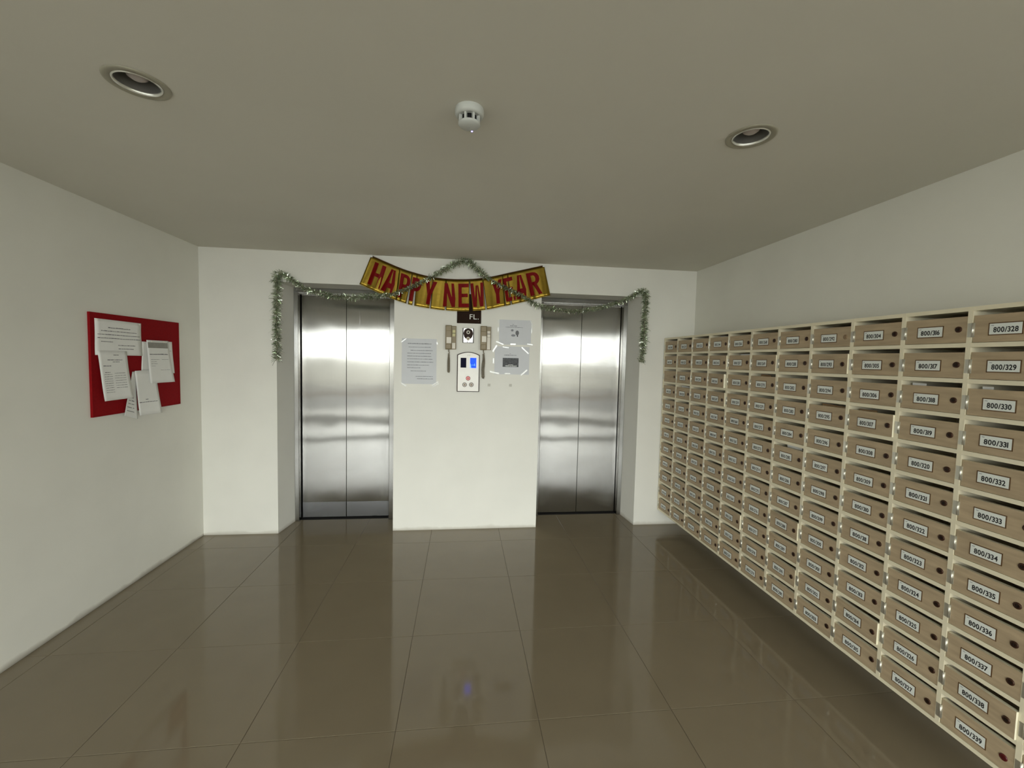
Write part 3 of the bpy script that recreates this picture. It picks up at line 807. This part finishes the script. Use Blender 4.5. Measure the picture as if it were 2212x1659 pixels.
# bold condensed letters as strokes: quads in a unit box, (x right, v down)
S = .33
def arc(cx_, cv, rx0, rv0, rx1, rv1, a0, a1, n=7):
    q = []
    for i in range(n):
        p, r_ = math.radians(a0 + (a1 - a0) * i / n), math.radians(a0 + (a1 - a0) * (i + 1) / n)
        f = lambda a, rx, rv: (cx_ + rx * math.cos(a), cv - rv * math.sin(a))
        q.append([f(p, rx0, rv0), f(p, rx1, rv1), f(r_, rx1, rv1), f(r_, rx0, rv0)])
    return q
def bar(x0, x1, v0, v1): return [[(x0, v0), (x1, v0), (x1, v1), (x0, v1)]]
BOWL = bar(S, .52, 0, .14) + bar(S, .52, .42, .56) + arc(.52, .28, .48, .28, .48 - S, .14, 90, -90)
LET = {
    'H': bar(0, S, 0, 1) + bar(1 - S, 1, 0, 1) + bar(S, 1 - S, .42, .58),
    'A': [[(.30, 0), (.5, 0), (.33, 1), (0, 1)], [(.5, 0), (.70, 0), (1, 1), (.67, 1)], [(.40, .58), (.60, .58), (.64, .80), (.36, .80)]],
    'P': bar(0, S, 0, 1) + BOWL,
    'Y': [[(0, 0), (.34, 0), (.5, .36), (.335, .58)], [(.66, 0), (1, 0), (.665, .58), (.5, .36)], [(.335, .58), (.5, .36), (.5, 1), (.335, 1)], [(.5, .36), (.665, .58), (.665, 1), (.5, 1)]],
    'N': bar(0, .29, 0, 1) + bar(.71, 1, 0, 1) + [[(.29, 0), (.33, 0), (.71, .58), (.71, 1)], [(.29, 0), (.71, 1), (.67, 1), (.29, .42)]],
    'E': bar(0, S, 0, 1) + bar(S, 1, 0, .16) + bar(S, .9, .42, .57) + bar(S, 1, .84, 1),
    'W': [[(0, 0), (.23, 0), (.30, .62), (.12, 1)], [(.12, 1), (.30, .62), (.39, 1), (.26, 1)], [(.40, .10), (.5, .10), (.40, 1), (.30, .62)], [(.5, .10), (.60, .10), (.70, .62), (.60, 1)], [(.70, .62), (.77, 0), (1, 0), (.88, 1)], [(.61, 1), (.70, .62), (.88, 1), (.75, 1)]],
    'R': bar(0, S, 0, 1) + BOWL + [[(.42, .56), (.70, .54), (1.0, 1), (.70, 1)]],
}
LAY = [('H', 0, 245, 365, 160, 290), ('A', 0, 385, 500, 300, 450), ('P', 1, 522, 632, 484, 590), ('P', 3, 648, 745, 606, 716), ('Y', 3, 782, 908, 742, 868),
       ('N', 5, 985, 1085, 966, 1108), ('E', 5, 1130, 1240, 1132, 1244), ('W', 6, 1258, 1396, 1272, 1418), ('Y', 7, 1482, 1592, 1500, 1612),
       ('E', 9, 1605, 1700, 1640, 1742), ('A', 9, 1722, 1830, 1752, 1886), ('R', 9, 1848, 1978, 1900, 2026)]
for ch, fi, a0, a1, b0, b1 in LAY:
    mb = MB(); fl = FLAPS[fi][4]
    for q in LET[ch]:
        g = 8
        vs = []
        for j in range(g + 1):
            for i in range(g + 1):
                s, r_ = i / g, j / g
                ax = q[0][0] * (1 - s) + q[1][0] * s; av = q[0][1] * (1 - s) + q[1][1] * s
                bx = q[3][0] * (1 - s) + q[2][0] * s; bv = q[3][1] * (1 - s) + q[2][1] * s
                x = ax * (1 - r_) + bx * r_; v = av * (1 - r_) + bv * r_
                tx = a0 + (a1 - a0) * x; bx2 = b0 + (b1 - b0) * x
                # letter occupies v .13 .. .88 of the banner height
                V = .13 + .75 * v
                # position along top/bottom edges that passes through (tx at .13, bx2 at .88)
                sl = (bx2 - tx) / .75
                vs.append(bpt(tx - sl * .13, bx2 + sl * .12, V, fl, .0022))
        k = g + 1
        mb.add(vs, [(j * k + i, (j + 1) * k + i, (j + 1) * k + i + 1, j * k + i + 1) for j in range(g) for i in range(g)], 0, True)
    o = link('letter', mb.mesh('letter', M_redfoil, recalc=False), flap_ob[fi])
    o['label'] = 'red foil letter ' + ch

# ------------------------------------------------------------------ tinsel garland
GP = [(-1.5939, 1.4946, .032), (-1.589, 1.6409, .030), (-1.591, 1.8322, .030), (-1.5857, 2.0225, .032), (-1.588, 2.1737, .032), (-1.5733, 2.2121, .030), (-1.5227, 2.2031, .028),
      (-1.4686, 2.1639, .022), (-1.4141, 2.1245, .022), (-1.3411, 2.0858, .024), (-1.212, 2.0566, .024), (-1.0255, 2.041, .026), (-0.8367, 2.0525, .026), (-0.6648, 2.0711, .018),
      (-0.5302, 2.1235, .018), (-0.3754, 2.2047, .018), (-0.2586, 2.2729, .026), (-0.1608, 2.3365, .028), (-0.0623, 2.3807, .028), (-0.0024, 2.3718, .030), (0.0993, 2.2894, .030),
      (0.1606, 2.2444, .018), (0.3044, 2.1705, .018), (0.4703, 2.1007, .018), (0.5965, 2.0325, .024), (0.7651, 2.0019, .018), (0.9562, 1.9924, .020), (1.1481, 2.0283, .020),
      (1.3198, 2.0763, .020), (1.4488, 2.1314, .022), (1.578, 2.2034, .028), (1.604, 2.1498, .030), (1.602, 1.9396, .030), (1.600, 1.7281, .030), (1.5884, 1.5364, .026)]
path = []
for i in range(len(GP) - 1):
    p0, p1, p2, p3 = (np.array(GP[min(max(i + k, 0), len(GP) - 1)]) for k in (-1, 0, 1, 2))
    for t_ in np.linspace(0, 1, 14, endpoint=False):
        path.append(.5 * ((2 * p1) + (-p0 + p2) * t_ + (2 * p0 - 5 * p1 + 4 * p2 - p3) * t_**2 + (-p0 + 3 * p1 - 3 * p2 + p3) * t_**3))
def gy(x):
    """distance from the wall: pushed out where it crosses the banner"""
    w = max(0.0, min(1.0, (1 - abs(x + 0.12) / .85) * 3))
    return -0.036 - 0.034 * w
pts = [(p[0], gy(p[0]), p[1]) for p in path]
gar = thing('tinsel_garland', 'silvery green tinsel garland draped across both elevators and the banner', 'garland', (0, 0, 0))
link('cord', MB().tube(pts[::2], .0025, 5).mesh('cord', M_cord), gar)
rg = random.Random(11)
mb = MB()
V = [Vector(p) for p in pts]
acc = 0.0
for i in range(len(V) - 1):
    seg = V[i + 1] - V[i]; L = seg.length
    if L < 1e-6: continue
    t_ = seg / L
    acc += L * 1500
    cnt = int(acc); acc -= cnt
    R0 = float(path[i][2]) * 1.3
    for _ in range(cnt):
        p = V[i] + seg * rg.random()
        a = Vector((rg.gauss(0, 1), rg.gauss(0, 1), rg.gauss(0, 1)))
        a = (a - t_ * (a.dot(t_) * .55)).normalized()
        ln = R0 * rg.uniform(.7, 1.15) * (1.45 if rg.random() < .07 else 1)
        w = rg.uniform(.0012, .0028)
        side = a.cross(Vector((rg.gauss(0, 1), rg.gauss(0, 1), rg.gauss(0, 1)))).normalized() * w
        cur = t_ * rg.uniform(-.3, .3) * ln + Vector((0, 0, -.12 * ln))
        q1, q2, q3 = p, p + a * ln * .55, p + a * ln + cur
        for q in (q2, q3):
            if q.y > -0.002: q.y = -0.002
        mb.add([q1 - side * .5, q1 + side * .5, q2 + side, q2 - side, q3 + side * .7, q3 - side * .7], [(0, 1, 2, 3), (3, 2, 4, 5)])
tag(link('tinsel_strands', mb.mesh('tinsel_strands', M_tinsel, recalc=False), gar), kind='stuff')
for (x, z) in [(-1.580, 2.205), (-0.035, 2.383), (1.590, 2.195)]:
    link('tape', MB().cbox(-.012, .012, gy(x) - .006, -.0005, -.006, .006, .001).mesh('tape', M_tape), gar, (x, 0, z))

# ------------------------------------------------------------------ red notice board and its papers (left wall)
t = thing('notice_board', 'red felt notice board on the left wall', 'notice board', (XL, -0.663, 1.149))
link('panel', MB().box(0.0005, 0.012, -0.382, 0.382, 0.001, 0.613).mesh('panel', M_red), t)
edge = MB()
for a in ((-.384, -.380), (.380, .384)): edge.box(0.0005, 0.014, a[0], a[1], -.001, .615)
for a in ((-.001, .003), (.611, .615)): edge.box(0.0005, 0.014, -.380, .380, a[0], a[1])
link('edge_strip', edge.mesh('edge_strip', M_red), t)

def paper(label, quad, off, curl=(0, 0, 0), lines=(), band=None, folds=None, pins=None):
    """sheet pinned to the board: quad = TL,TR,BR,BL as (y,z); off = gap to the wall; curl = extra lift at (left edge, right edge, bottom)"""
    (ty0, tz0), (ty1, tz1), (by1, bz1), (by0, bz0) = quad
    ox, oy, oz = XL, (by0 + by1) / 2, (bz0 + bz1) / 2
    t = thing('paper_sheet', label, 'paper', (ox, oy, oz), 'papers pinned to the red board')
    def P(s, v, lift=0.0):
        y = (ty0 * (1 - s) + ty1 * s) * (1 - v) + (by0 * (1 - s) + by1 * s) * v
        z = (tz0 * (1 - s) + tz1 * s) * (1 - v) + (bz0 * (1 - s) + bz1 * s) * v
        x = off + curl[0] * (1 - s) ** 2 * v + curl[1] * s ** 2 * v + curl[2] * v ** 2 + .0015 * math.sin(v * 5 + s * 3) + lift
        return (x, y - oy, z - oz)
    n = 10; k = n + 1
    vs = [P(i / n, j / n) for j in range(k) for i in range(k)]
    fs = [(j * k + i, (j + 1) * k + i, (j + 1) * k + i + 1, j * k + i + 1) for j in range(n) for i in range(n)]
    sh = link('sheet', MB().add(vs, fs, 0, True).mesh('sheet', M_paper, recalc=False), t)
    so = sh.modifiers.new('thickness', 'SOLIDIFY'); so.thickness = .0004; so.offset = 0
    rg = random.Random(len(label) * 3)
    mb = MB()
    W = math.hypot(ty1 - ty0, tz1 - tz0)
    H_ = math.hypot(by0 - ty0, bz0 - tz0)
    for (s0, s1, v, h) in lines:
        s = s0
        hv = h / H_
        while s < s1 - .01:
            w = min(rg.uniform(.006, .026) / W, s1 - s)
            hh = hv * rg.uniform(.7, 1.1)
            mb.add([P(s, v, .0007), P(s + w, v, .0007), P(s + w, v - hh, .0007), P(s, v - hh, .0007)], [(0, 1, 2, 3)])
            s += w + rg.uniform(.001, .0035) / W
    if lines:
        tag(link('printed_text', mb.mesh('printed_text', M_ink2, recalc=False), t), kind='stuff')
    if band:
        s0, s1, v0, v1 = band
        link('header_band', MB().add([P(s0 + (s1 - s0) * i / 12, v, .0009) for v in (v1, (v0 + v1) / 2, v0) for i in range(13)], [(13 * j + i, 13 * j + i + 1, 13 * j + i + 14, 13 * j + i + 13) for j in range(2) for i in range(12)]).mesh('header_band', M_paper2, recalc=False), t)
    for (s, v) in (pins or []):
        p = P(s, v)
        link('push_pin', MB().lathe([(.004, p[0]), (.005, p[0] + .003), (.003, p[0] + .008)], 10, c=(0, p[1], p[2]), axis='x').mesh('push_pin', M_phonew), t)
    return t
def L(s0, s1, v, h=.0042): return (s0, s1, v, h)
paper('wide white letter at the upper left of the red board', [(-1.0183, 1.7298), (-.6592, 1.7272), (-.6600, 1.512), (-1.024, 1.5145)], .0150, (0, 0, .004),
      [L(.26, .74, .235, .005), L(.12, .9, .33), L(.05, .96, .43), L(.05, .97, .53), L(.12, .36, .63), L(.47, .84, .72), L(.47, .80, .82)], pins=[(.05, .04), (.95, .04)])
paper('tall white sheet hanging at the lower left of the red board', [(-1.0129, 1.541), (-.7953, 1.540), (-.7691, 1.2407), (-.9931, 1.2386)], .0215, (.008, .004, .010),
      [L(.5, .68, .09), L(.28, .8, .19), L(.45, .7, .23), L(.12, .40, .31), L(.15, .35, .44)] +
      [L(.12, .40, .48 + .045 * k, .0025) for k in range(9)] + [L(.48, .86, .46 + .05 * k, .0025) for k in range(7)])
paper('half hidden white sheet at the left of the stapled stack on the red board', [(-.656, 1.608), (-.50, 1.608), (-.50, 1.405), (-.667, 1.411)], .0150, (.002, 0, 0), [])
paper('half hidden white sheet at the right of the stapled stack on the red board', [(-.49, 1.6175), (-.364, 1.6165), (-.357, 1.386), (-.48, 1.388)], .0165, (0, .008, 0),
      [L(.5, .9, .3, .003)])
paper('front sheet of the stapled stack with a grey header band, on the red board', [(-.626, 1.6201), (-.4123, 1.6207), (-.3785, 1.323), (-.6139, 1.3242)], .0225, (.004, .006, .010),
      [L(.08, .9, .335, .006), L(.12, .5, .45, .002), L(.12, .36, .50, .002), L(.12, .4, .55, .002), L(.12, .3, .6, .002), L(.6, .9, .45, .002), L(.5, .9, .7, .002)], band=(.04, .94, .05, .18), pins=[(.2, .03), (.75, .03)])
paper('white sheet with a ruled line, hanging below the bottom edge of the red board', [(-.735, 1.413), (-.5441, 1.418), (-.5145, 1.110), (-.714, 1.1159)], .0225, (.002, .006, .008),
      [L(.36, .5, .66, .004), L(.06, .9, .72, .0045)])
paper('curled narrow printed sheet behind the lowest paper of the red board', [(-.7450, 1.4082), (-.7115, 1.4075), (-.7165, 1.094), (-.8499, 1.1341)], .0150, (.020, .0, .004),
      [L(.25, .6, .5), L(.2, .7, .58, .005), L(.2, .75, .65, .005), L(.2, .75, .72, .005), L(.15, .75, .80, .005), L(.15, .75, .88, .005)])
